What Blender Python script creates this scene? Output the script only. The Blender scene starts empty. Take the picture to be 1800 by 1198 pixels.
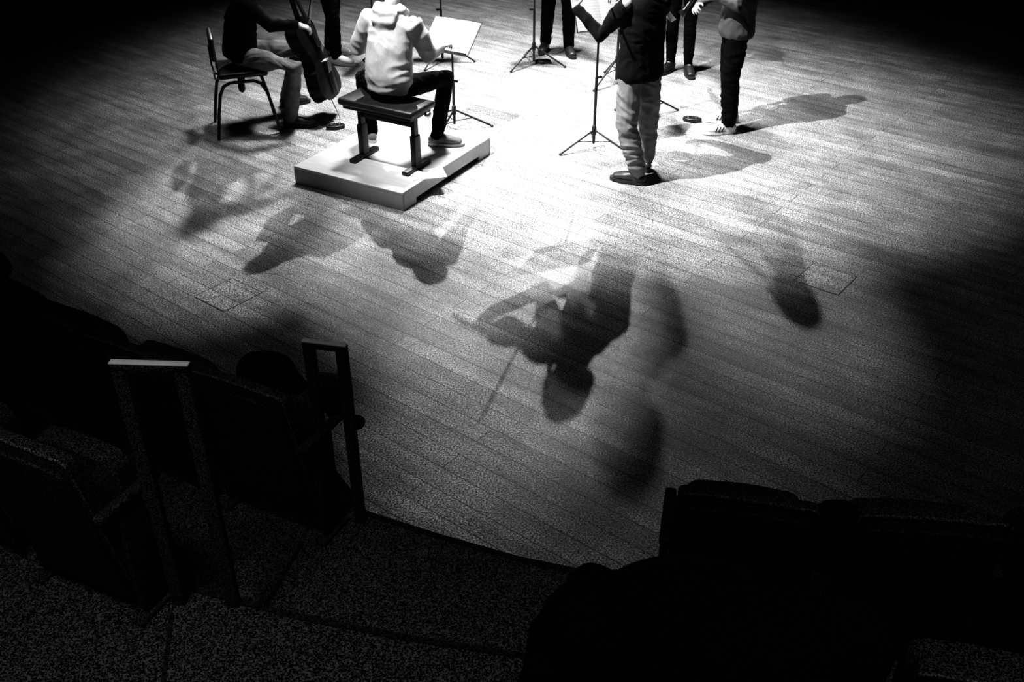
import bpy,bmesh,math,random
from mathutils import Vector as V, Matrix, noise
random.seed(3)
SC=bpy.context.scene; COL=SC.collection
SC.view_settings.view_transform='Standard'
try: SC.view_settings.look='High Contrast'
except Exception as ex: print(ex)

# ---------------------------------------------------------------- materials
def mat(name,c,rough=.6,var=.15,scale=30,bump=.0,bscale=80,metal=0,spec=.5,stretch=(1,1,1)):
    m=bpy.data.materials.new(name); m.use_nodes=True
    nt=m.node_tree; b=nt.nodes['Principled BSDF']
    tc=nt.nodes.new('ShaderNodeTexCoord'); mp=nt.nodes.new('ShaderNodeMapping')
    mp.inputs['Scale'].default_value=stretch
    nt.links.new(tc.outputs['Object'],mp.inputs[0])
    n=nt.nodes.new('ShaderNodeTexNoise'); n.inputs['Scale'].default_value=scale; n.inputs['Detail'].default_value=4
    nt.links.new(mp.outputs[0],n.inputs['Vector'])
    r=nt.nodes.new('ShaderNodeValToRGB')
    r.color_ramp.elements[0].position=.3 if var<.85 else .46; r.color_ramp.elements[1].position=.7 if var<.85 else .62
    lo=max(0,c*(1-var)); hi=min(1,c*(1+var))
    r.color_ramp.elements[0].color=(lo,lo,lo,1); r.color_ramp.elements[1].color=(hi,hi,hi,1)
    nt.links.new(n.outputs['Fac'],r.inputs[0]); nt.links.new(r.outputs[0],b.inputs['Base Color'])
    b.inputs['Roughness'].default_value=rough; b.inputs['Metallic'].default_value=metal
    b.inputs['Specular IOR Level'].default_value=spec
    if bump:
        n2=nt.nodes.new('ShaderNodeTexNoise'); n2.inputs['Scale'].default_value=bscale; n2.inputs['Detail'].default_value=3
        nt.links.new(tc.outputs['Object'],n2.inputs['Vector'])
        bp=nt.nodes.new('ShaderNodeBump'); bp.inputs['Strength'].default_value=bump; bp.inputs['Distance'].default_value=.01
        nt.links.new(n2.outputs['Fac'],bp.inputs['Height']); nt.links.new(bp.outputs[0],b.inputs['Normal'])
    return m
M=dict(
 skin=mat('skin',.28,.5,.08,20),
 hair=mat('hair',.02,.5,.4,60,stretch=(1,1,.2)),
 hoodie=mat('hoodie_fleece',.36,.85,.08,60,.15,300),
 jeans=mat('grey_denim',.20,.85,.25,14,.2,400),
 jeans2=mat('blue_denim',.13,.85,.3,14,.2,400),
 black=mat('black_cloth',.004,.9,.3,20,.2,300,spec=.08),
 sweater=mat('dark_knit',.008,.9,.4,60,.4,350,spec=.15),
 shirt=mat('grey_check_shirt',.045,.85,.2,25),
 leather=mat('black_leather',.016,.4,.3,20,.15,120),
 boot=mat('dark_boot_leather',.03,.4,.3,20),
 sneaker=mat('white_sneaker',.7,.6,.05,30),
 sneaker2=mat('grey_suede_sneaker',.2,.7,.2,60),
 sole=mat('light_rubber',.6,.6,.05,30),
 dsole=mat('dark_rubber',.02,.6,.1,30),
 metal=mat('black_metal',.012,.45,.2,20,metal=.0),
 steel=mat('steel',.5,.3,.1,20,metal=1),
 paper=mat('paper',.85,.8,.03,8),
 podium=mat('podium_ply',.50,.6,.08,5,stretch=(1,8,8)),
 podiumside=mat('podium_grey_edge',.36,.7,.4,200),
 varnish=mat('instrument_varnish',.008,.35,.4,6,stretch=(1,6,1),spec=.25),
 ebony=mat('ebony',.01,.3,.2,20),
 seatcloth=mat('seat_upholstery',.07,.95,.97,180,.4,400,spec=.1),
 seatwood=mat('seat_dark_wood',.05,.85,.97,180,stretch=(1,1,1),spec=.08),
 rim_highlight=mat('seat_rim_highlight',.14,.8,.95,160,spec=.2),  # pale tone stands in for backlight catching the seat edges
 carpet=mat('carpet',.095,.95,.97,170,.4,400,spec=.05),
 nosing=mat('step_nosing',.03,.8,.9,170,spec=.1),
 seam=mat('hatch_seam',.10,.8,.3,60,spec=.1),
 coat=mat('black_coat_cloth',.010,.95,.95,180,.3,200,spec=.08),
 wall=mat('black_wall',.01,.95,.3,3,spec=.1),
 railtop=mat('pale_rail_top',.9,.4,.1,20,spec=.5),
 railpost=mat('rail_post',.07,.85,.97,180,spec=.1),
 horse=mat('bow_hair',.8,.5,.02,20),
)
def floor_mat():
    m=bpy.data.materials.new('stage_planks'); m.use_nodes=True; nt=m.node_tree; L=nt.links
    b=nt.nodes['Principled BSDF']; N=nt.nodes.new
    tc=N('ShaderNodeTexCoord'); mp=N('ShaderNodeMapping'); mp.inputs['Rotation'].default_value=(0,0,math.radians(38.4))
    L.new(tc.outputs['Object'],mp.inputs[0])
    br=N('ShaderNodeTexBrick'); br.inputs['Scale'].default_value=1; br.inputs['Brick Width'].default_value=2.7
    br.inputs['Row Height'].default_value=.135; br.inputs['Mortar Size'].default_value=.003; br.inputs['Mortar Smooth'].default_value=.3
    br.inputs['Color1'].default_value=(.29,.29,.29,1); br.inputs['Color2'].default_value=(.40,.40,.40,1); br.inputs['Mortar'].default_value=(.05,.05,.05,1)
    br.offset=.37; br.squash=1
    L.new(mp.outputs[0],br.inputs['Vector'])
    mp2=N('ShaderNodeMapping'); mp2.inputs['Scale'].default_value=(1.3,8,1); L.new(mp.outputs[0],mp2.inputs[0])
    n1=N('ShaderNodeTexNoise'); n1.inputs['Scale'].default_value=1.5; n1.inputs['Detail'].default_value=6; L.new(mp2.outputs[0],n1.inputs['Vector'])
    n2=N('ShaderNodeTexNoise'); n2.inputs['Scale'].default_value=2.6; n2.inputs['Detail'].default_value=9; n2.inputs['Roughness'].default_value=.75; L.new(mp.outputs[0],n2.inputs['Vector'])
    n3=N('ShaderNodeTexNoise'); n3.inputs['Scale'].default_value=110; n3.inputs['Detail'].default_value=3; n3.inputs['Roughness'].default_value=.75; L.new(tc.outputs['Object'],n3.inputs['Vector'])
    def rng(node,a,c,lo=.3,hi=.7):
        r=N('ShaderNodeMapRange'); r.inputs['From Min'].default_value=lo; r.inputs['From Max'].default_value=hi
        r.inputs['To Min'].default_value=a; r.inputs['To Max'].default_value=c; L.new(node.outputs['Fac'],r.inputs['Value']); return r
    a=rng(n1,.65,1.25); c=rng(n2,.6,1.3); d=rng(n3,.0,2.5,.42,.63)
    m1=N('ShaderNodeMath'); m1.operation='MULTIPLY'; L.new(a.outputs[0],m1.inputs[0]); L.new(c.outputs[0],m1.inputs[1])
    m2=N('ShaderNodeMath'); m2.operation='MULTIPLY'; L.new(m1.outputs[0],m2.inputs[0]); L.new(d.outputs[0],m2.inputs[1])
    mx=N('ShaderNodeVectorMath'); mx.operation='SCALE'; L.new(br.outputs['Color'],mx.inputs[0]); L.new(m2.outputs[0],mx.inputs['Scale'])
    L.new(mx.outputs[0],b.inputs['Base Color'])
    rr=rng(n2,.52,.40); L.new(rr.outputs[0],b.inputs['Roughness'])
    bp=N('ShaderNodeBump'); bp.inputs['Strength'].default_value=.4; bp.inputs['Distance'].default_value=.004
    L.new(m2.outputs[0],bp.inputs['Height']); L.new(bp.outputs[0],b.inputs['Normal'])
    b.inputs['Specular IOR Level'].default_value=.35
    return m
M['floor']=floor_mat()
def score_mat():
    m=bpy.data.materials.new('printed_score'); m.use_nodes=True; nt=m.node_tree; L=nt.links; N=nt.nodes.new
    b=nt.nodes['Principled BSDF']; tc=N('ShaderNodeTexCoord')
    w=N('ShaderNodeTexWave'); w.bands_direction='Y'; w.inputs['Scale'].default_value=14; w.inputs['Distortion'].default_value=.3
    L.new(tc.outputs['Object'],w.inputs['Vector'])
    r=N('ShaderNodeValToRGB'); r.color_ramp.elements[0].position=0; r.color_ramp.elements[0].color=(.22,.22,.22,1)
    r.color_ramp.elements[1].position=.12; r.color_ramp.elements[1].color=(.30,.30,.30,1)
    L.new(w.outputs['Fac'],r.inputs[0]); L.new(r.outputs[0],b.inputs['Base Color']); b.inputs['Roughness'].default_value=.8
    return m
M['score']=score_mat()

# ---------------------------------------------------------------- mesh builder
class MB:
    def __init__(s,T=None): s.v=[];s.f=[];s.T=T or Matrix.Identity(4)
    def add(s,vs,fs):
        o=len(s.v); s.v+=[s.T@V(p) for p in vs]; s.f+=[tuple(i+o for i in f) for f in fs]
    def tube(s,pts,rad,side=None,n=14,cap=True,cd=9):
        pts=[V(p) for p in pts]; rad=[(r,r) if not isinstance(r,(tuple,list)) else r for r in rad]
        K=len(pts); tg=[]
        for i in range(K):
            a=pts[max(0,i-1)]; b=pts[min(K-1,i+1)]; t=(b-a); tg.append(t.normalized() if t.length>1e-9 else V((0,0,1)))
        def fr(t):
            sd=V(side) if side is not None else (V((1,0,0)) if abs(t.x)<.8 else V((0,1,0)))
            x=sd-t*sd.dot(t)
            if x.length<1e-5: x=t.orthogonal()
            x.normalize(); return x,t.cross(x)
        st=[]
        if cap:
            r=rad[0];d=min(min(r),cd)
            for a in (80,55,28): st.append((pts[0]-tg[0]*d*math.sin(math.radians(a)),tg[0],(r[0]*math.cos(math.radians(a)),r[1]*math.cos(math.radians(a)))))
        for p,t,r in zip(pts,tg,rad): st.append((p,t,r))
        if cap:
            r=rad[-1];d=min(min(r),cd)
            for a in (28,55,80): st.append((pts[-1]+tg[-1]*d*math.sin(math.radians(a)),tg[-1],(r[0]*math.cos(math.radians(a)),r[1]*math.cos(math.radians(a)))))
        vs=[];fs=[]
        for p,t,r in st:
            x,y=fr(t)
            for k in range(n):
                a=2*math.pi*k/n; vs.append(p+x*r[0]*math.cos(a)+y*r[1]*math.sin(a))
        for i in range(len(st)-1):
            for k in range(n):
                fs.append((i*n+k,i*n+(k+1)%n,(i+1)*n+(k+1)%n,(i+1)*n+k))
        fs.append(tuple(range(n-1,-1,-1))); o=(len(st)-1)*n; fs.append(tuple(range(o,o+n)))
        s.add(vs,fs)
    def ell(s,c,r,R=None,n=16,m=10):
        R=R or Matrix.Identity(3); c=V(c); vs=[c+R@V((0,0,-r[2]))];fs=[]
        for i in range(1,m):
            ph=-math.pi/2+math.pi*i/m
            for k in range(n):
                a=2*math.pi*k/n; vs.append(c+R@V((r[0]*math.cos(ph)*math.cos(a),r[1]*math.cos(ph)*math.sin(a),r[2]*math.sin(ph))))
        vs.append(c+R@V((0,0,r[2])))
        for k in range(n): fs.append((0,1+(k+1)%n,1+k))
        for i in range(m-2):
            for k in range(n): fs.append((1+i*n+k,1+i*n+(k+1)%n,1+(i+1)*n+(k+1)%n,1+(i+1)*n+k))
        t=len(vs)-1;o=1+(m-2)*n
        for k in range(n): fs.append((o+k,o+(k+1)%n,t))
        s.add(vs,fs)
    def box(s,c,d,R=None):
        R=R or Matrix.Identity(3); c=V(c)
        vs=[c+R@V((d[0]/2*i,d[1]/2*j,d[2]/2*k)) for i in(-1,1) for j in(-1,1) for k in(-1,1)]
        s.add(vs,[(0,1,3,2),(4,6,7,5),(0,4,5,1),(2,3,7,6),(0,2,6,4),(1,5,7,3)])
    def prism(s,poly,z0,z1,axis='z'):
        n=len(poly); vs=[]
        for z in(z0,z1):
            for p in poly:
                vs.append((p[0],p[1],z) if axis=='z' else (p[0],z,p[1]) if axis=='y' else (z,p[0],p[1]))
        fs=[tuple(range(n-1,-1,-1)),tuple(range(n,2*n))]+[(i,(i+1)%n,n+(i+1)%n,n+i) for i in range(n)]
        s.add(vs,fs)
def thing(name,label,cat,loc=(0,0,0),rz=0,mtx=None,group=None):
    e=bpy.data.objects.new(name,None); e.empty_display_size=.1
    e.matrix_basis=mtx if mtx is not None else Matrix.Translation(V(loc))@Matrix.Rotation(rz,4,'Z')
    e['label']=label; e['category']=cat
    if group: e['group']=group
    COL.objects.link(e); return e
def part(par,name,mb,m,bevel=0,smooth=True,label=None):
    me=bpy.data.meshes.new(name); me.from_pydata([tuple(p) for p in mb.v],[],mb.f); me.update()
    bm=bmesh.new(); bm.from_mesh(me); bmesh.ops.recalc_face_normals(bm,faces=bm.faces[:])
    if bevel:
        es=[e for e in bm.edges if len(e.link_faces)==2 and e.calc_face_angle(0)>.6]
        bmesh.ops.bevel(bm,geom=es,offset=bevel,segments=3,affect='EDGES',profile=.5,clamp_overlap=True)
    bm.to_mesh(me); bm.free()
    me.materials.append(M[m] if isinstance(m,str) else m)
    ob=bpy.data.objects.new(name,me); COL.objects.link(ob)
    if par is not None: ob.parent=par
    if smooth:
        for p in me.polygons: p.use_smooth=True
        if bevel or smooth=='auto':
            try: me.set_sharp_from_angle(angle=math.radians(40))
            except Exception: pass
    else:
        for p in me.polygons: p.use_smooth=False
    if label: ob['label']=label
    return ob
def remesh(ob,vox,it=6,wr=0,freq=(9,9,24),zmin=None):
    md=ob.modifiers.new('r','REMESH'); md.mode='VOXEL'; md.voxel_size=vox; md.use_smooth_shade=True
    if it:
        s=ob.modifiers.new('s','SMOOTH'); s.factor=.5; s.iterations=it
    dg=bpy.context.evaluated_depsgraph_get(); dg.update()
    me=bpy.data.meshes.new_from_object(ob.evaluated_get(dg)); ob.modifiers.clear(); ob.data=me
    if wr or zmin is not None:
        nr=[v.normal.copy() for v in me.vertices]
        for i,v in enumerate(me.vertices):
            if wr:
                p=v.co; w=noise.noise(p*3)*.15
                q=V(((p.x+w)*freq[0],(p.y+w)*freq[1],(p.z+w+.25*p.x)*freq[2]))
                h=.45-abs(noise.noise(q))*1.6+.5*noise.noise(p*7)
                v.co=p+nr[i]*wr*h
            if zmin is not None and v.co.z<zmin: v.co.z=zmin
    for p in me.polygons: p.use_smooth=True
    return ob

# ---------------------------------------------------------------- people
def hand(mb,wr,d,n,left,curl=.7):
    wr=V(wr);d=V(d).normalized();n=V(n);n=(n-d*n.dot(d)).normalized()
    s=d.cross(n)*(-1 if left else 1)
    mb.tube([wr-d*.01,wr+d*.03,wr+d*.085],[(.026,.019),(.036,.017),(.041,.014)],side=s,n=12)
    L=[.070,.079,.073,.057]
    for i in range(4):
        p=wr+d*(.082-.004*abs(i-1))+s*(.031-.0205*i); pts=[p]; a=0
        for k,fr in enumerate((.45,.32,.25)):
            a+=curl*(.55 if k==0 else .8)
            dd=d*math.cos(a)+n*math.sin(a)+s*(.06-.04*i); pts.append(pts[-1]+dd.normalized()*L[i]*fr)
        mb.tube(pts,[.0092,.0085,.008,.007],n=10)
    p=wr+d*.025+s*.03
    d1=(d*.65+s*.65+n*.35).normalized(); d2=(d*.9+s*.2+n*.5).normalized()
    mb.tube([p-d1*.01,p+d1*.035,p+d1*.035+d2*.032],[.014,.0105,.009],n=10)
def rotto(fd):
    y=V(fd).normalized(); z=V((0,0,1)); x=y.cross(z).normalized(); z=x.cross(y)
    return Matrix((x,y,z)).transposed()
def person(label,base,J,top='sweater',legs='jeans',shoe='boot',sole='dsole',hood=False,slim=1.0,seated=False,longhair=False,stripes=False,hem=.09,baggy=0):
    e=thing('person',label,'person',base); T=Matrix.Translation(-V(base))
    J={k:V(v) for k,v in J.items()}
    side=(J['shR']-J['shL']).normalized(); up=(J['neck']-J['pel']).normalized()
    R=rotto(J['face']); H=J['head']; s=slim
    b=MB(T)
    b.tube([J['pel'],J['pel'].lerp(J['chest'],.5),J['chest'],(J['shL']+J['shR'])/2,J['neck']],[(.13*s,.09),(.12*s,.085),(.14*s,.095),(.12*s,.07),(.055,.055)],side=side)
    b.tube([J['neck']-up*.05,J['neck'],H-V((0,0,.03))],[.06,.055,.05])
    b.ell(H+V((0,0,.02)),(.076,.094,.1),R); b.ell(H+R@V((0,.022,-.05)),(.056,.066,.066),R)
    b.ell(H+R@V((0,.07,-.085)),(.026,.022,.02),R)
    b.tube([H+R@V((0,.088,.015)),H+R@V((0,.112,-.03))],[.009,.015])
    b.ell(H+R@V((0,.092,-.058)),(.024,.008,.007),R)
    for sx in(-1,1):
        b.ell(H+R@V((sx*.079,-.005,-.01)),(.009,.02,.031),R)
        b.ell(H+R@V((sx*.032,.078,.012)),(.014,.012,.01),R)
        b.tube([H+R@V((sx*.012,.092,.03)),H+R@V((sx*.05,.078,.03))],[.008,.007])
    for k in 'LR':
        b.tube([J['sh'+k],J['el'+k],J['wr'+k]],[.045*s,.036*s,.026])
        hand(b,J['wr'+k],J['hd'+k],J['pn'+k],k=='L',.75)
        b.tube([J['hip'+k],J['kn'+k],J['an'+k]],[.07*s,.05*s,.036])
        b.tube([J['an'+k],J['an'+k]+J['to'+k].normalized()*.12-V((0,0,.04))],[.034,.024])
    ob=part(e,'body',b,'skin'); remesh(ob,.0055,3)
    # top
    t=MB(T); hp=J['pel']-up*hem if not seated else J['pel']-up*.05
    SC_=(J['shL']+J['shR'])/2
    if hood:
        t.tube([hp,hp+up*.05,hp+up*.10,hp.lerp(J['chest'],.6),J['chest'],SC_-up*.03,SC_+up*.035,J['neck']-up*.005],[(.175,.13),(.182,.138),(.20,.155),(.195,.15),(.19,.145),(.178,.115),(.12,.095),(.085,.08)],side=side,n=20,cd=.012)
    else:
        t.tube([hp,hp+up*.04,hp.lerp(J['chest'],.5),J['chest'],SC_-up*.03,SC_+up*.035,J['neck']-up*.005],[(.192*s,.142),(.205*s,.152),(.19*s,.142),(.19*s,.138),(.178*s,.107),(.11*s,.085),(.07,.066)],side=side,n=20,cd=.012)
    hh=.012 if hood else 0
    for k in 'LR':
        d=(J['wr'+k]-J['el'+k]).normalized()
        t.tube([J['sh'+k].lerp(SC_,.3)-up*.03,J['sh'+k]-up*.02,J['sh'+k].lerp(J['el'+k],.5),J['el'+k],J['wr'+k]-d*.03],[.07*s,.072*s+hh,.068*s+hh,.060*s+hh,.042])
    if hood:
        f=R@V((0,1,0)); f.z=0; f.normalize(); rr=R@V((1,0,0))
        c=J['neck']+V((0,0,-.035))
        t.tube([c+rr*.10+f*.05-V((0,0,.03)),c+rr*.11-f*.02+V((0,0,.01)),c+rr*.07-f*.09,c-f*.11-V((0,0,.01)),c-rr*.07-f*.09,c-rr*.11-f*.02+V((0,0,.01)),c-rr*.10+f*.05-V((0,0,.03))],[.028,.036,.04,.042,.04,.036,.028])
        t.tube([c-f*.09-V((0,0,.01)),c-f*.13-V((0,0,.07)),c-f*.13-V((0,0,.14))],[(.115,.036),(.11,.038),(.06,.022)],side=rr)
    ob=part(e,'hoodie' if hood else 'sweater',t,top); remesh(ob,.009,14 if hood else 4,.008 if hood else .009,(8,8,14) if hood else (10,10,18))
    # trousers
    t=MB(T)
    t.tube([J['pel']+up*.04,J['pel']-up*.01,(J['hipL']+J['hipR'])/2-V((0,0,.03))],[(.145*s,.105),(.16*s,.118),(.145*s,.105)],side=side,n=20,cd=.03)
    for k in 'LR':
        g=baggy; a=J['an'+k]+V((0,0,.005+g*1.5)); kn=J['kn'+k]
        t.tube([J['hip'+k],J['hip'+k].lerp(kn,.5),kn,kn.lerp(a,.5),a],[.093*s,.089*s+g*.6,.076*s+g,.069*s+g*1.2,.061*s+g*.7 if s>.9 else .045])
    ob=part(e,'trousers',t,legs); remesh(ob,.008,4,.011 if baggy else .007,(9,9,15) if baggy else (8,8,22))
    h=MB(T); h.ell(H+R@V((0,-.018,.04)),(.088,.1,.095),R)
    h.ell(H+R@V((0,-.055,-.01)),(.075,.06,.08),R)
    if longhair: h.tube([H+R@V((0,-.07,0)),H+R@V((0,-.12,-.15)),H+R@V((0,-.12,-.3))],[(.08,.05),(.085,.04),(.05,.025)],side=side)
    ob=part(e,'hair',h,'hair'); remesh(ob,.009,3,.008,(30,30,10))
    for k in 'LR':
        an=J['an'+k]; d=J['to'+k].copy(); d.z=0; d.normalize(); g=an.z-.085; w=d.cross(V((0,0,1)))
        A=V((an.x,an.y,g)); u=MB(T)
        u.tube([A-d*.04+V((0,0,.05)),A+d*.02+V((0,0,.058)),A+d*.10+V((0,0,.048)),A+d*.18+V((0,0,.038))],[(.038,.042),(.043,.048),(.049,.038),(.044,.026)],side=w)
        u.tube([A+V((0,0,.04)),A+V((0,0,.10))],[.045,.043])
        ob=part(e,'shoe',u,shoe); remesh(ob,.006,4,zmin=(T@V((0,0,g+.012))).z)
        q=MB(T); out=[]
        for i in range(28):
            a=2*math.pi*i/28; x=math.cos(a);y=math.sin(a)
            wd=.050+.006*x if x>-.2 else .043
            out.append(A+d*(.075+.155*x)+w*wd*(abs(y)**.8)*(1 if y>0 else -1))
        vs=[p+V((0,0,0.002)) for p in out]+[p+V((0,0,.025)) for p in out]; n=28
        q.add(vs,[tuple(range(n-1,-1,-1)),tuple(range(n,2*n))]+[(i,(i+1)%n,n+(i+1)%n,n+i) for i in range(n)])
        part(ob,'sole',q,sole,smooth='auto')
        if stripes:
            for sd in(-1,1):
              for i in range(3):
                q=MB(T); c=A+d*(.06+.028*i)+w*sd*.043+V((0,0,.052))
                q.tube([c-V((0,0,.02))+d*.01+w*sd*.006,c+V((0,0,.018))-d*.008-w*sd*.003],[(.005,.005),(.005,.005)],n=8)
                part(ob,'stripe',q,'ebony')
        lc=MB(T)
        for i in range(4):
            c=A+d*(.06+.022*i)+V((0,0,.097-.008*i-.003))
            lc.tube([c-w*.02,c+w*.02],[.0035,.0035],n=6)
        part(ob,'laces',lc,sole)
    return e
def standing(base,ang,pose,h=1.0,**ov):
    R=Matrix.Rotation(ang,4,'Z'); B=V(base)
    if pose=='violin':
        L=dict(shL=(-.18,.02,1.41),shR=(.18,-.01,1.41),elL=(-.2,.24,1.14),elR=(.33,.16,1.17),wrL=(-.30,.43,1.33),wrR=(.17,.38,1.37),
          hdL=(.05,.15,1),pnL=(1,.3,0),hdR=(-.7,.5,-.1),pnR=(0,.2,-1),face=(-.45,.85,-.25))
    elif pose=='clarinet':
        L=dict(shL=(-.18,0,1.41),shR=(.18,0,1.41),elL=(-.24,.06,1.14),elR=(.24,.04,1.12),wrL=(-.075,.28,1.20),wrR=(.075,.34,1.07),
          hdL=(.75,.35,.05),pnL=(.3,-.4,-.5),hdR=(-.75,.35,0),pnR=(-.3,-.4,-.5),face=(0,1,-.2))
    L.update(pel=(0,0,.93),chest=(0,.0,1.21),neck=(0,.0,1.47),head=(0,.04,1.61),hipL=(-.09,0,.9),hipR=(.09,0,.9))
    J={}
    for k,v in L.items():
        v=V(v)
        if k[:2] in('hd','pn') or k=='face': J[k]=R.to_3x3()@v
        else: J[k]=B+(R.to_3x3()@v)*h
    for k,v in ov.items(): J[k]=V(v)
    f=R.to_3x3()@V((0,1,0))
    for k in 'LR':
        if 'kn'+k not in J: J['kn'+k]=(J['hip'+k]+J['an'+k])/2+f*.03+V((0,0,.01))
    return J

# ---------------------------------------------------------------- instruments
OUT=[(0,0),(.004,.10),(.03,.20),(.08,.262),(.16,.295),(.25,.283),(.32,.245),(.36,.22),(.375,.228),(.39,.19),(.43,.165),(.5,.152),(.58,.162),(.64,.19),(.655,.215),(.67,.208),(.70,.205),(.76,.232),(.83,.24),(.9,.215),(.95,.16),(.985,.08),(1,.03)]
def basis(o,y,z):
    y=V(y).normalized(); z=V(z); z=(z-y*z.dot(y)).normalized(); x=y.cross(z)
    m=Matrix((x,y,z)).transposed().to_4x4(); m.translation=V(o); return m
def bowed(name,label,L,rib,o,y,z,endpin=0):
    e=thing(name,label,name,mtx=basis(o,y,z))
    poly=[(w*L,t*L) for t,w in OUT]+[(-w*L,t*L) for t,w in OUT[::-1] if w>0]
    n=len(poly); vs=[]; b=MB()
    lays=[(.35,-rib/2-.035*L),(.75,-rib/2-.02*L),(1,-rib/2),(.97,-rib/2+.002*L),(.97,rib/2-.002*L),(1,rib/2),(.75,rib/2+.02*L),(.35,rib/2+.04*L)]
    for sc,zz in lays:
        for x,yy in poly: vs.append((x*sc,(yy-.5*L)*sc+.5*L,zz))
    fs=[tuple(range(n-1,-1,-1)),tuple(range((len(lays)-1)*n,len(lays)*n))]
    for i in range(len(lays)-1):
        for k in range(n): fs.append((i*n+k,i*n+(k+1)%n,(i+1)*n+(k+1)%n,(i+1)*n+k))
    b.add(vs,fs); part(e,'sound_box',b,'varnish',smooth='auto')
    top=rib/2+.04*L
    b=MB(); b.tube([(0,.97*L,rib*.3),(0,1.36*L,top*.8)],[(.04*L,.03*L),(.032*L,.025*L)],side=(1,0,0)); part(e,'neck',b,'varnish')
    b=MB(); b.tube([(0,.63*L,top+.045*L),(0,1.37*L,top+.0*L+.005)],[(.055*L,.012*L),(.033*L,.012*L)],side=(1,0,0)); part(e,'fingerboard',b,'ebony')
    b=MB(); pts=[(0,1.36*L,top*.8),(0,1.48*L,top*.6),(0,1.58*L,top*.4),(0,1.62*L,top*.1),(0,1.58*L,top*-.1),(0,1.55*L,top*.15)]
    b.tube(pts,[.03*L,.028*L,.026*L,.026*L,.024*L,.024*L]); part(e,'scroll',b,'varnish')
    for i,sx in enumerate((-1,1,-1,1)):
        b=MB(); yy=(1.41+.04*i)*L; b.tube([(0,yy,top*.6),(sx*.1*L,yy,top*.6)],[.01*L,.014*L],n=8); part(e,'peg',b,'ebony')
    b=MB(); b.prism([(-.06*L,top-.03*L),(.06*L,top-.03*L),(.045*L,top+.05*L),(0,top+.07*L),(-.045*L,top+.05*L)],.44*L,.452*L,axis='y'); part(e,'bridge',b,'podium',smooth=False)
    b=MB(); b.tube([(0,.03*L,top),(0,.3*L,top+.03*L)],[(.03*L,.01*L),(.055*L,.012*L)],side=(1,0,0)); part(e,'tailpiece',b,'ebony')
    for i in range(4):
        b=MB(); x=(-.035+.0233*i)*L; b.tube([(x,.3*L,top+.035*L),(x,.446*L,top+.068*L),(x*.5,1.37*L,top+.018*L+.004)],[.0012+.0008*(L>.5)]*3,n=6); part(e,'string',b,'steel')
    if endpin:
        b=MB(); b.tube([(0,.02,0),(0,-endpin,0)],[.005,.004],n=8); part(e,'endpin',b,'steel')
    else:
        b=MB(); b.ell((-.1*L,.1*L,top+.02*L),(.12*L,.08*L,.03*L)); part(e,'chin_rest',b,'ebony')
    return e
def bow(label,o,d,L=.74,hairn=(0,0,-1)):
    e=thing('bow',label,'bow',mtx=basis(o,d,hairn))
    b=MB(); b.tube([(0,-.02,0),(0,.3*L,.006),(0,.6*L,.008),(0,L,0)],[.005,.0045,.004,.0035],n=8); part(e,'stick',b,'varnish')
    b=MB(); b.tube([(0,.03,.02),(0,L-.01,.02)],[(.005,.001),(.005,.001)],side=(1,0,0),n=6); part(e,'bow_hair',b,'horse')
    b=MB(); b.box((0,.02,.012),(.01,.045,.02)); part(e,'frog',b,'ebony',.002)
    b=MB(); b.prism([(L-.012,0),(L+.004,0),(L-.002,.024),(L-.012,.024)],-.004,.004,axis='x'); part(e,'tip',b,'ebony',.001)
def violin_for(base,ang,h=1.0,lab=''):
    R=Matrix.Rotation(ang,4,'Z').to_3x3(); B=V(base)
    o=B+R@V((-.075,.10,1.455))*h; d=R@V((-.495,.862,-.12)); z=R@V((.25,.0,1))
    bowed('violin','dark varnished violin played by the '+lab,.355,.034,o,d,z)
    p=B+R@V((.11,.425,1.40))*h
    bow('slim wooden violin bow held by the '+lab,p,R@V((-.30,-.19,.10)),.72,(0,0,-1))

# front violinist
base=(.98,7.5,0); A=math.radians(40)
person('standing violinist, back turned, dark sweater, grey jeans, leather boots',base,
  standing(base,A,'violin',anL=(1.0,7.40,.09),anR=(1.10,7.68,.09),toL=(-.79,.40,0),toR=(-.25,1,0),hipL=(.90,7.45,.9),hipR=(1.06,7.55,.9),knL=(.89,7.41,.49),knR=(1.08,7.60,.49)),
  'sweater','jeans','boot',baggy=.009)
violin_for(base,A,1,'player in dark sweater')
# right clarinettist
base=(1.93,8.64,0); A=math.radians(92)
person('standing clarinettist in grey shirt, dark trousers, white striped sneakers',base,
  standing(base,A,'clarinet',anL=(1.93,8.50,.09),anR=(2.0,8.77,.09),toL=(-1,-.12,0),toR=(-1,.1,0)),
  'shirt','black','sneaker','sole',stripes=True,baggy=.006)
R=Matrix.Rotation(A,4,'Z').to_3x3()
p0=V(base)+R@V((0,.125,1.525)); p1=V(base)+R@V((0,.50,1.0))
e=thing('clarinet','black clarinet with metal keys held by the grey-shirted player','clarinet',mtx=basis(p0,p1-p0,(0,0,1)))
b=MB(); b.tube([(0,0,0),(0,.06,0)],[(.006,.003),(.011,.011)]); part(e,'mouthpiece',b,'ebony')
b=MB(); b.tube([(0,.06,0),(0,.5,0)],[.014,.0145]); part(e,'tube',b,'ebony')
b=MB(); b.tube([(0,.5,0),(0,.58,0),(0,.63,0)],[.015,.02,.036],cap=False); part(e,'bell',b,'ebony')
for i in range(8):
    b=MB(); b.tube([(0,.14+.045*i,.014),(0,.14+.045*i,.019)],[.008,.008],n=10); part(e,'key',b,'steel')
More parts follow.
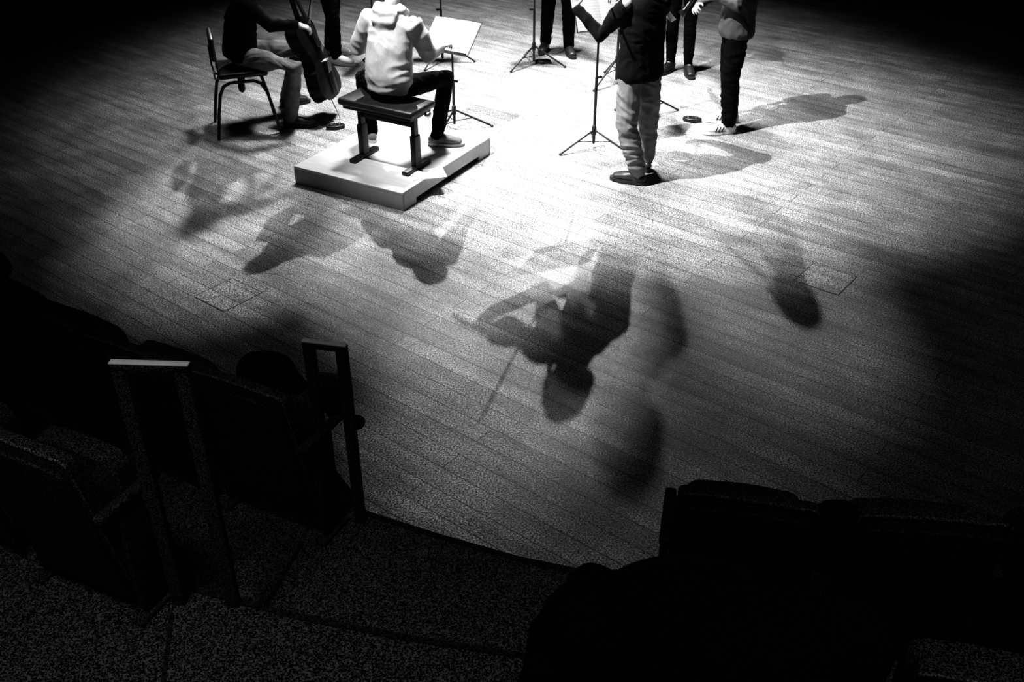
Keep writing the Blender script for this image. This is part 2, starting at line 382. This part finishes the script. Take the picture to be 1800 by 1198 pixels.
# woman in ankle boots
base=(1.73,10.3,0); A=math.radians(160)
person('standing violinist in black top, black leggings and ankle boots',base,
  standing(base,A,'violin',.95,anL=(1.82,10.18,.09),anR=(1.65,10.27,.09),toL=(.05,-1,0),toR=(-.6,-.8,0)),
  'black','black','leather',slim=.85,longhair=True)
violin_for(base,A,.95,'player in black leggings')
# dark player far
base=(.49,10.88,0); A=math.radians(190)
person('standing violinist in black clothes, dark trousers and dark shoes',base,
  standing(base,A,'violin',anL=(.62,10.86,.09),anR=(.37,11.0,.09),toL=(.2,-1,0),toR=(-.25,-.95,0)),
  'black','black','boot')
violin_for(base,A,1,'player in black trousers')
# player with pale sneakers
base=(-1.90,10.6,0); A=math.radians(-105)
person('standing violinist in black clothes with pale sneakers',base,
  standing(base,A,'violin',anL=(-1.98,10.83,.09),anR=(-1.86,10.48,.09),toL=(.9,0,0),toR=(.95,-.35,0)),
  'black','black','sneaker','sole')
violin_for(base,A,1,'player with pale sneakers')
# hoodie
F=V((.49,.87,0)); r=V((.87,-.49,0))
pel=V((-.95,7.50,.775))
person('seated person in pale hoodie, dark trousers and suede sneakers',(-.95,7.50,.15),
  dict(pel=pel,chest=(-.93,7.55,1.05),neck=(-.90,7.61,1.36),head=(-.87,7.70,1.52),face=F-V((0,0,.2)),
   shL=(-1.075,7.70,1.26),shR=(-.735,7.50,1.26),elL=(-1.20,7.72,1.0),elR=(-.64,7.55,1.0),wrL=(-1.11,7.95,.96),wrR=(-.55,7.80,.99),
   hdL=F,hdR=F,pnL=(.3,-.1,-1),pnR=(-.3,.1,-1),hipL=pel-r*.09-V((0,0,.01)),hipR=pel+r*.09-V((0,0,.01)),
   knL=(-1.20,7.93,.70),knR=(-.53,7.86,.72),anL=(-1.18,7.95,.235),anR=(-.62,7.85,.235),toL=(-.35,.95,0),toR=(1,-.05,0)),
  'hoodie','black','sneaker2','sole',hood=True,seated=True,slim=.94)
# cellist
person('seated cellist in black top, blue jeans and dark shoes',(-2.38,8.66,0),
  dict(pel=(-2.37,8.66,.69),chest=(-2.33,8.67,.96),neck=(-2.25,8.69,1.22),head=(-2.19,8.71,1.37),face=(.95,-.1,-.3),
   shR=(-2.24,8.50,1.15),shL=(-2.29,8.86,1.15),elR=(-2.0,8.34,1.0),elL=(-2.10,9.08,1.10),wrR=(-1.80,8.46,.97),wrL=(-2.0,9.02,1.27),
   hdR=(.8,.25,-.3),pnR=(.2,.3,-1),hdL=(0,-.5,.8),pnL=(-1,-.2,0),hipR=(-2.34,8.57,.67),hipL=(-2.36,8.75,.67),
   knR=(-1.88,8.52,.60),anR=(-2.0,8.66,.09),knL=(-1.95,9.10,.58),anL=(-2.14,9.20,.09),toR=(1,.0,0),toL=(.8,.5,0)),
  'black','jeans2','boot',seated=True)
bowed('cello','dark varnished cello standing on its endpin before the seated cellist',.755,.12,(-1.66,8.86,.20),(-.36,.02,1),(1,-.25,.36),.21)
bow('slim wooden cello bow held upright by the seated cellist',(-1.735,8.50,.93),(.12,.35,.8),.71,(1,0,0))

# ---------------------------------------------------------------- furniture
def stand(loc,rz,label,deskz=1.1,hub=.16,tilt=60,w=.48,h=.33,leg0=90,legr=.34,sheet=None,legs=(0,120,240)):
    e=thing('music_stand',label,'music stand',loc,rz,group='black tripod music stands')
    for a in legs:
        a=math.radians(a+leg0); c,s=math.cos(a),math.sin(a)
        b=MB(); b.tube([(.015*c,.015*s,hub),(legr*c,legr*s,.012)],[.009,.009],n=8)
        b.tube([(.012*c,.012*s,hub-.1),(legr*.5*c,legr*.5*s,hub*.5+.01)],[.004,.004],n=6)
        b.ell((legr*c,legr*s,.012),(.014,.014,.011)); part(e,'leg',b,'metal')
    b=MB(); b.tube([(0,0,.05),(0,0,deskz*.55)],[.0125,.0125],n=12); b.tube([(0,0,deskz*.5),(0,0,deskz-.02)],[.009,.009],n=12)
    b.tube([(0,0,hub-.03),(0,0,hub+.03)],[.02,.02]); part(e,'pole',b,'metal')
    b=MB(); b.tube([(0,0,deskz*.55),(.04,0,deskz*.55)],[.008,.012],n=8); part(e,'knob',b,'metal')
    t=math.radians(tilt); R=Matrix.Rotation(t,3,'X')
    c=V((0,-.0,deskz+.03)); b=MB(); b.box(c,(w,h,.006),R); b.box(c+R@V((0,-h/2,.025)),(w,.006,.05),R); b.box(c+R@V((0,0,-.02)),(.06,.08,.03),R)
    part(e,'desk',b,'metal',.002)
    if sheet:
        m=Matrix.Translation(V(loc))@Matrix.Rotation(rz,4,'Z')
        mm=m@Matrix.Translation(c)@R.to_4x4()@Matrix.Translation((0,.0,.006))
        s=thing('sheet_music',sheet,'sheet music',mtx=mm)
        for sx in(-1,1):
            b=MB(); W=w*.49;Hh=h*.96;vs=[];fs=[];n=8
            for zz in(0,.0015):
                for i in range(n+1):
                    x=sx*W*i/n; z=.003+.012*math.sin(math.pi*i/n)**1*(1-i/n)+zz
                    vs+= [(x,-Hh/2,z),(x,Hh/2,z)]
            o=2*(n+1)
            for i in range(n):
                fs+=[(2*i,2*i+1,2*i+3,2*i+2),(o+2*i,o+2*i+2,o+2*i+3,o+2*i+1),(2*i,2*i+2,o+2*i+2,o+2*i),(2*i+1,o+2*i+1,o+2*i+3,2*i+3)]
            fs+=[(0,o,o+1,1),(2*n,2*n+1,o+2*n+1,o+2*n)]
            b.add(vs,fs); part(s,'page',b,'score',smooth='auto')
    return e
ra=math.radians(-29.5)
stand((-.52,8.62,0),ra,'black tripod music stand with pale score in front of podium',.80,.17,42,.47,.33,leg0=35,sheet='open white printed score on the stand by the podium')
stand((.706,8.155,0),math.radians(20),'tall black tripod music stand before the violinist in jeans',1.13,.16,62,.44,.3,leg0=70,sheet='open score on the tall stand before the violinist')
stand((.23,10.45,0),math.radians(185),'black tripod music stand beside the player in black',1.05,.2,60,leg0=40,sheet='open score on stand of the player in black')
stand((1.05,9.85,0),math.radians(150),'black tripod music stand facing the player in leggings',1.05,.25,60,leg0=75)
stand((1.27,8.9,0),math.radians(95),'black tripod music stand facing the clarinettist',1.05,.2,62,leg0=175)
stand((-.74,10.55,0),math.radians(180),'black tripod music stand behind the score stand',1.0,.22,60,leg0=60)
stand((-1.42,10.3,0),math.radians(-100),'black tripod music stand beside the player with pale sneakers',1.05,.2,60,leg0=100)

# podium
e=thing('podium','low pale plywood conductor podium with grey front edge','podium',(-.963,7.714,0),ra)
b=MB(); b.box((0,0,.1385),(1.05,1.30,.023)); part(e,'deck',b,'podium',.003)
b=MB(); b.box((0,-.64,.064),(1.05,.02,.126)); part(e,'front_panel',b,'podiumside',.002)
b=MB(); b.box((0,.64,.064),(1.05,.02,.126)); part(e,'back_panel',b,'podiumside',.002)
for sx in(-1,1):
    b=MB()
    b.box((sx*.515,0,.086),(.02,1.258,.082))
    for sy in(-1,1): b.box((sx*.515,sy*.55,.0235),(.02,.158,.043))
    part(e,'side_panel',b,'podium',smooth=False)
# piano bench
e=thing('piano_bench','black height-adjustable piano bench with padded leather seat','bench',(-.976,7.478,.15),ra)
b=MB(); b.box((0,0,.495),(.70,.33,.055)); ob=part(e,'seat',b,'leather',.018)
b=MB(); b.box((0,0,.455),(.64,.28,.035)); part(e,'frame',b,'metal',.004)
for sx in(-1,1):
    b=MB(); b.box((sx*.255,.0,.30),(.035,.055,.30)); b.box((sx*.255,0,.15),(.05,.075,.26)); part(e,'leg',b,'metal',.004)
    b=MB(); b.box((sx*.255,0,.017),(.055,.33,.032)); part(e,'foot_bar',b,'metal',.005)
    b=MB(); b.tube([(sx*.345,.03,.455),(sx*.385,.03,.455)],[.018,.022],cap=False); part(e,'knob',b,'steel')
b=MB(); b.box((0,0,.36),(.48,.03,.04)); part(e,'crossbar',b,'metal',.004)
# loose sheet
e=thing('paper_sheet','loose white sheet of paper lying on the podium','paper',(-.66,7.25,.1515),math.radians(15))
b=MB(); b.box((0,0,.0012),(.27,.19,.0018)); part(e,'page',b,'paper',smooth=False)

# orchestra chair
e=thing('orchestra_chair','black padded orchestra chair with bent tubular steel legs','chair',(-2.40,8.64,0),math.radians(18-90))
b=MB(); b.box((0,.02,.545),(.44,.42,.05)); part(e,'seat',b,'leather',.02)
for sx in(-1,1):
    b=MB(); b.tube([(sx*.23,-.27,.01),(sx*.215,-.235,.22),(sx*.20,-.2,.38),(sx*.19,-.16,.455),(sx*.18,-.10,.48),(sx*.18,.10,.48),(sx*.19,.16,.455),(sx*.20,.2,.38),(sx*.215,.235,.22),(sx*.23,.27,.01)],[.0145]*10,n=10)
    part(e,'leg_frame',b,'metal')
b=MB(); b.box((0,0,.495),(.38,.06,.03)); b.box((0,0,.51),(.2,.2,.02)); part(e,'crossbar',b,'metal',.003)
b=MB(); b.tube([(0,0,.34),(0,0,.5)],[.016,.016]); b.tube([(0,0,.36),(0,0,.39)],[.03,.03]); part(e,'height_screw',b,'metal')
b=MB(); b.tube([(.0,-.16,.5),(0,-.21,.52),(0,-.225,.6),(0,-.225,.76)],[(.03,.008)]*4,side=(1,0,0)); part(e,'back_support',b,'metal')
b=MB(); b.box((0,-.20,.77),(.38,.04,.20)); ob=part(e,'backrest',b,'leather',.018)
b=MB(); b.tube([(.16,-.2,.52),(.25,-.22,.55),(.26,-.22,.60)],[.006,.006,.01]); part(e,'lever',b,'metal')

def pedal(loc,rz,lab):
    e=thing('page_turner_pedal',lab,'pedal',loc,rz,group='small black floor pedals')
    b=MB(); pts=[(.08*math.cos(a)*(1+.1*math.cos(2*a)),.05*math.sin(a)) for a in [2*math.pi*i/24 for i in range(24)]]
    b.prism(pts,.001,.034); part(e,'case',b,'metal',.008)
    for sx in(-1,1):
        b=MB(); b.tube([(sx*.036,0,.032),(sx*.036,0,.042)],[.022,.02],n=16,cap=False); part(e,'button',b,'leather')
pedal((-1.60,8.62,0),.3,'small black rounded pedal on stage floor near the cellist')
pedal((1.66,8.80,0),-.3,'small black rounded pedal on stage floor by white sneakers')
pedal((.33,10.52,0),0,'small black rounded pedal on stage floor under a stand')

# ---------------------------------------------------------------- auditorium
def slabmesh(b,w,z0,z1,y0,th,r,rec=0,curv=.25):
    poly=[(-w/2,z0),(w/2,z0)]
    for i in range(9):
        a=math.pi/2*i/8; poly.append((w/2-r+r*math.cos(a),z1-r+r*math.sin(a)))
    m=6
    for i in range(1,m): poly.append((w/2-r-(w-2*r)*i/m,z1+.012*math.sin(math.pi*i/m)))
    for i in range(9):
        a=math.pi/2+math.pi/2*i/8; poly.append((-w/2+r+r*math.cos(a),z1-r+r*math.sin(a)))
    k=len(poly); vs=[]; lays=[(0,.94),(.12,1),(.88,1),(1,.94)]
    zc=(z0+z1)/2
    for t,s in lays:
        for x,z in poly:
            x2=x*s; z2=zc+(z-zc)*s; vs.append((x2,y0+th*(t-.5)-rec*(z2-z0)-curv*(w*w/4-x2*x2),z2))
    fs=[]
    for L,flip in((0,1),(3,0)):
        vs.append((0,y0+th*(lays[L][0]-.5)-rec*(zc-z0)-curv*w*w/4,zc)); c=len(vs)-1
        for i in range(k):
            f=(L*k+i,L*k+(i+1)%k,c); fs.append(f[::-1] if flip else f)
    for L in range(3):
        for i in range(k): fs.append((L*k+i,L*k+(i+1)%k,(L+1)*k+(i+1)%k,(L+1)*k+i))
    b.add(vs,fs)
    return [(x,y0-th*.42-rec*(z-z0)-curv*(w*w/4-x*x),z) for x,z in poly[1:]+poly[:1]]
def seat(loc,rz,label,armL=True,armR=True,w=.46,pipe=True):
    e=thing('auditorium_seat',label,'theatre seat',loc,rz,group='upholstered auditorium seats')
    b=MB(); line=slabmesh(b,w,.20,.84,.02,.06,.035,.18,.12); part(e,'backrest',b,'seatcloth',smooth='auto')
    if pipe:
        b=MB(); b.tube(line,[.006]*len(line),n=6); part(e,'rim_highlight',b,'rim_highlight',label='pale line painting in the backlit rim')  # pale tube added to imitate the backlit highlight along the top edge
    b=MB(); slabmesh(b,w-.03,.12,.79,-.025,.02,.03,.16,.12); part(e,'back_shell',b,'seatwood',smooth='auto')
    b=MB(); slabmesh(b,w-.06,.30,.68,.14,.09,.06,.05,.1); part(e,'seat_cushion',b,'seatcloth',smooth='auto')
    for sx,on in((-1,armL),(1,armR)):
        if not on: continue
        b=MB(); b.box((sx*(w/2+.025),.06,.56),(.045,.30,.035)); part(e,'armrest',b,'seatwood',.012)
        b=MB(); b.box((sx*(w/2+.025),.05,.30),(.028,.12,.50)); b.box((sx*(w/2+.025),.05,.012),(.05,.2,.022)); part(e,'leg',b,'seatwood',.004)
    return e
D=math.radians
SL='dark upholstered theatre seat, folded'
def seattop(X,Y,z,a,**k):
    a=D(a); off=Matrix.Rotation(a,3,'Z')@V((0,-.11,0))
    return seat((X-off.x,Y-off.y,z),a,**k)
seattop(-1.11,3.25,.15,-26,label=SL+', beside a railing',w=.48)
seattop(-1.62,3.50,.15,-28,label=SL,armR=False,w=.51)
seattop(-2.13,3.80,.15,-31,label=SL+', jacket slung over it',armR=False,w=.51)
seattop(-2.62,4.12,.15,-34,label=SL,armR=False,w=.51)
seattop(.81,2.56,.15,-12,label=SL+', at the aisle',w=.48)
seattop(1.42,2.47,.15,-6,label=SL,armL=False,w=.5)
seattop(2.02,2.44,.15,0,label=SL,armL=False,w=.5)
seattop(-1.67,2.62,.35,-25,label=SL+', on the upper step')
seattop(-2.2,2.90,.35,-28,label=SL+', on the upper step',armR=False)
seattop(1.27,1.64,.35,-14,label=SL+', on the upper step beside a coat')
seattop(.62,1.80,.33,-15,label=SL+', covered by a coat',armR=False,armL=False,w=.42,pipe=False)

def rail(label,loc,rz,w,h,pw,low):
    e=thing('handrail',label,'handrail',loc,rz,group='aisle handrails')
    for sx in(-1,1):
        b=MB(); b.box((sx*(w/2-pw/2),0,h/2-.005),(pw,.035,h-.01)); part(e,'post',b,'railpost',.004)
    b=MB(); b.box((0,0,h-.021),(w,.035,.024)); part(e,'upper_bar',b,'railpost',.003)
    b=MB(); b.box((0,-.004,h-.003),(w+.004,.026,.008)); part(e,'top_rail',b,'railtop',.003,label='pale glossy top rail')
    if low:
        b=MB(); b.box((0,0,low),(w-2*pw,.025,.05)); part(e,'crossbar',b,'railpost',.003)
rail('looped handrail with pale top ending the first row',(-.755,3.36,.15),D(-12),.185,.965,.045,.78)
rail('looped handrail with pale top on the upper step',(-1.18,2.68,.35),D(-3),.26,1.13,.05,0)

def terrace(name,edge,z0,z1,back=-4.5):
    poly=[(edge[0][0],back)]+list(edge)+[(edge[-1][0],back)]
    b=MB(); b.prism(poly,z0,z1); ob=part(None,name,b,'carpet',smooth=False); ob['kind']='structure'
    return ob
E1=[(-8.9,8.2),(-4,5.75),(-2.4,4.75),(-.95,3.85),(-.675,3.42),(-.33,3.27),(.03,3.13),(.386,3.03),(.62,2.97),(.66,3.2),(1.6,3.05),(3,3.0),(5,3.4),(8.9,5.2)]
E2=[(-8.9,6.8),(-3.2,3.72),(-2.4,3.25),(-1.253,2.77),(-.85,2.64),(-.4,2.53),(.02,2.45),(.9,2.30),(2.2,2.2),(4,2.3),(8.9,4.2)]
E3=[(-8.9,5.0),(-3.2,2.2),(-1.253,1.45),(.02,1.15),(.9,1.0),(2.2,.95),(4,1.1),(8.9,3.0)]
terrace('floor_terrace_1',E1,.0,.15); terrace('floor_terrace_2',E2,.15,.35); terrace('floor_terrace_3',E3,.35,.7)
def strip(name,pts,z,w=.026,h=.006,m='nosing'):
    b=MB()
    for a,c in zip(pts[:-1],pts[1:]):
        a=V((*a,z));c=V((*c,z)); d=(c-a); R=rotto(d); b.box((a+c)/2+V((0,0,h/2)),(w,d.length+w*.5,h),R)
    ob=part(None,name,b,m,smooth=False); ob['kind']='structure'
strip('trim_1',[(x,y-.02) for x,y in E1[3:10]],.1505)
strip('trim_2',[(x,y-.02) for x,y in E2[1:9]],.3505)
strip('trim_3',[(-1.30,2.62),(-1.22,2.2)],.3505,.016,.004)
strip('trim_4',[(-.93,3.2),(-1.02,2.82)],.1505,.016,.004)
for c in((-1.86,5.64),(2.11,5.85)):
    e=thing('floor_hatch','small square trap cover flush in the plank floor','floor hatch',(0,0,0),0,group='trap covers')
    s=.31; Rz=Matrix.Translation((c[0],c[1],0))@Matrix.Rotation(D(-38.4),4,'Z'); b=MB(Rz)
    for sx in(-1,1):
        b.box((sx*s/2,0,.0012),(.006,s,.0012)); b.box((0,sx*s/2,.0012),(s,.006,.0012))
    part(e,'frame',b,'seam',smooth=False)
    b=MB(Rz); b.box((0,0,.0008),(s-.006,s-.006,.001)); part(e,'cover',b,'floor',smooth=False)

def lump(name,label,cat,base,blobs,m='coat',vox=.014,wr=.018,tubes=()):
    e=thing(name,label,cat,base); b=MB(Matrix.Translation(-V(base)))
    for c,r in blobs: b.ell(c,r)
    for pts,rd in tubes: b.tube(pts,rd)
    ob=part(e,'fabric',b,m); remesh(ob,vox,10,wr,(5,5,5)); return e
lump('coat','bulky black padded coat draped over a seat back','coat',(.5,1.95,1.0),
 [((.50,1.98,1.09),(.28,.16,.16)),((.26,1.98,.98),(.16,.15,.16)),((.72,1.93,1.07),(.22,.14,.15)),((.46,1.93,.83),(.36,.15,.28)),((.62,1.80,.98),(.30,.19,.28)),((.14,1.98,.76),(.12,.12,.2)),((.92,1.92,1.0),(.18,.14,.16))],
 wr=.012,tubes=[([(.24,2.05,1.10),(.12,2.05,.92),(.13,2.0,.6)],[.08,.08,.07]),([(.76,1.95,1.08),(.95,1.95,.93),(.98,1.9,.7)],[.09,.09,.07])])
lump('jacket','dark jacket slung over a seat back','jacket',(-2.13,3.84,.9),
 [((-2.14,3.82,.98),(.17,.07,.05)),((-1.98,3.74,.93),(.09,.07,.08))],tubes=[([(-2.25,3.88,.98),(-2.3,3.86,.8)],[.05,.04])])
lump('jacket','dark jacket bundled on top of a seat','jacket',(-2.55,4.3,1.0),[((-2.62,4.34,1.17),(.10,.1,.17)),((-2.60,4.22,.98),(.18,.1,.12))])
e=lump('backpack','black rounded backpack standing on a folded seat','backpack',(-1.1,3.48,.8),
 [((-1.04,3.47,.87),(.14,.09,.12)),((-.97,3.44,.80),(.12,.09,.12)),((-1.02,3.46,.73),(.16,.1,.13))],wr=.012)
b=MB(Matrix.Translation(-V((-1.1,3.48,.8)))); b.tube([(-1.06,3.46,.97),(-1.03,3.44,1.01),(-1.0,3.46,.97)],[.009]*3); part(e,'handle',b,'leather')
lump('scarf','black scarf bundled between two seat backs','scarf',(1.1,2.6,.9),[((1.12,2.54,.93),(.13,.07,.05)),((1.12,2.50,.82),(.11,.05,.12))],wr=.008)
lump('bag','small black bag hanging from the handrail','bag',(-.77,3.42,.6),[((-.755,3.41,.80),(.06,.04,.13)),((-.67,3.42,.66),(.045,.04,.04))],wr=.006)

# ---------------------------------------------------------------- room
def room(name,c,d,m='wall'):
    b=MB(); b.box(c,d); ob=part(None,name,b,m,smooth=False); ob['kind']='structure'; return ob
room('floor',(0,7.5,-.05),(18,25,.1),'floor')
room('wall_back',(0,20.05,4.3),(18.2,.1,8.8)); room('wall_left',(-9.05,7.5,4.3),(.1,25,8.8)); room('wall_right',(9.05,7.5,4.3),(.1,25,8.8))
room('wall_front',(0,-5.05,4.3),(18.2,.1,8.8)); room('ceiling',(0,7.5,8.75),(18.2,25.2,.1))

# ---------------------------------------------------------------- lights
def spot(loc,tgt,W,size,blend=1,rad=.1):
    l=bpy.data.lights.new('stage_or_fill_spot','SPOT'); l.energy=W; l.spot_size=D(size); l.spot_blend=blend; l.shadow_soft_size=rad
    o=bpy.data.objects.new('stage_or_fill_spot',l); o.location=loc
    o.rotation_euler=(V(tgt)-V(loc)).to_track_quat('-Z','Y').to_euler(); COL.objects.link(o)
spot((0,10.4,8.2),(0,10.0,0),3300,61,1,.6)            # broad halo
spot((.6,8.2,8.4),(.6,7.9,0),150,92,1,.8)             # added very weak wide fill, lifts the outer floor from black
spot((.0,10.2,7.8),(.05,9.35,0),4000,43,1,.6)         # overhead
spot((-2.7,8.2,7.8),(-2.5,8.7,0),380,34,1,.6)         # added fill, softens the shadow under the cellist and chair
spot((-2.6,6.2,7.0),(1.15,8.35,0),6600,41,1,.06)      # side key, throws shadows to +x
spot((2.9,16.3,6.5),(.10,5.15,0),6800,8.2,1,.05)      # A
spot((1.38,11.6,3.6),(.80,4.8,0),560,17,1,.05)        # B low and close: large shadow
spot((-2.1,14.3,7.5),(-.6,6.1,0),5200,10.5,1,.06)     # C
spot((2.05,17.5,6.3),(1.8,5.7,0),3600,7.0,1,.08)      # D
spot((2.3,13.8,7.5),(-1.7,6.2,0),4300,8.2,1,.07)      # G
spot((-1.76,15.4,6.0),(-2.4,7.0,0),3900,9.5,1,.2)     # G2
spot((2.35,17.2,6.5),(.36,6.25,0),8000,3.8,1,.04)     # H, stand shadow
# added unseen fill spots, lift the audience seats and steps out of black
spot((-1.6,.1,6.5),(-1.3,1.8,.3),450,38,1,.6)
spot((1.5,.1,6.5),(1.4,1.4,.3),260,34,1,.6)
w=bpy.data.worlds.new('w'); SC.world=w; w.use_nodes=True
w.node_tree.nodes['Background'].inputs[0].default_value=(.5,.5,.5,1); w.node_tree.nodes['Background'].inputs[1].default_value=.002

cam=bpy.data.cameras.new('cam'); cam.lens=35; cam.sensor_width=36; cam.clip_end=100
co=bpy.data.objects.new('cam',cam); co.location=(0,0,3.3); co.rotation_euler=(D(57),0,0); COL.objects.link(co); SC.camera=co
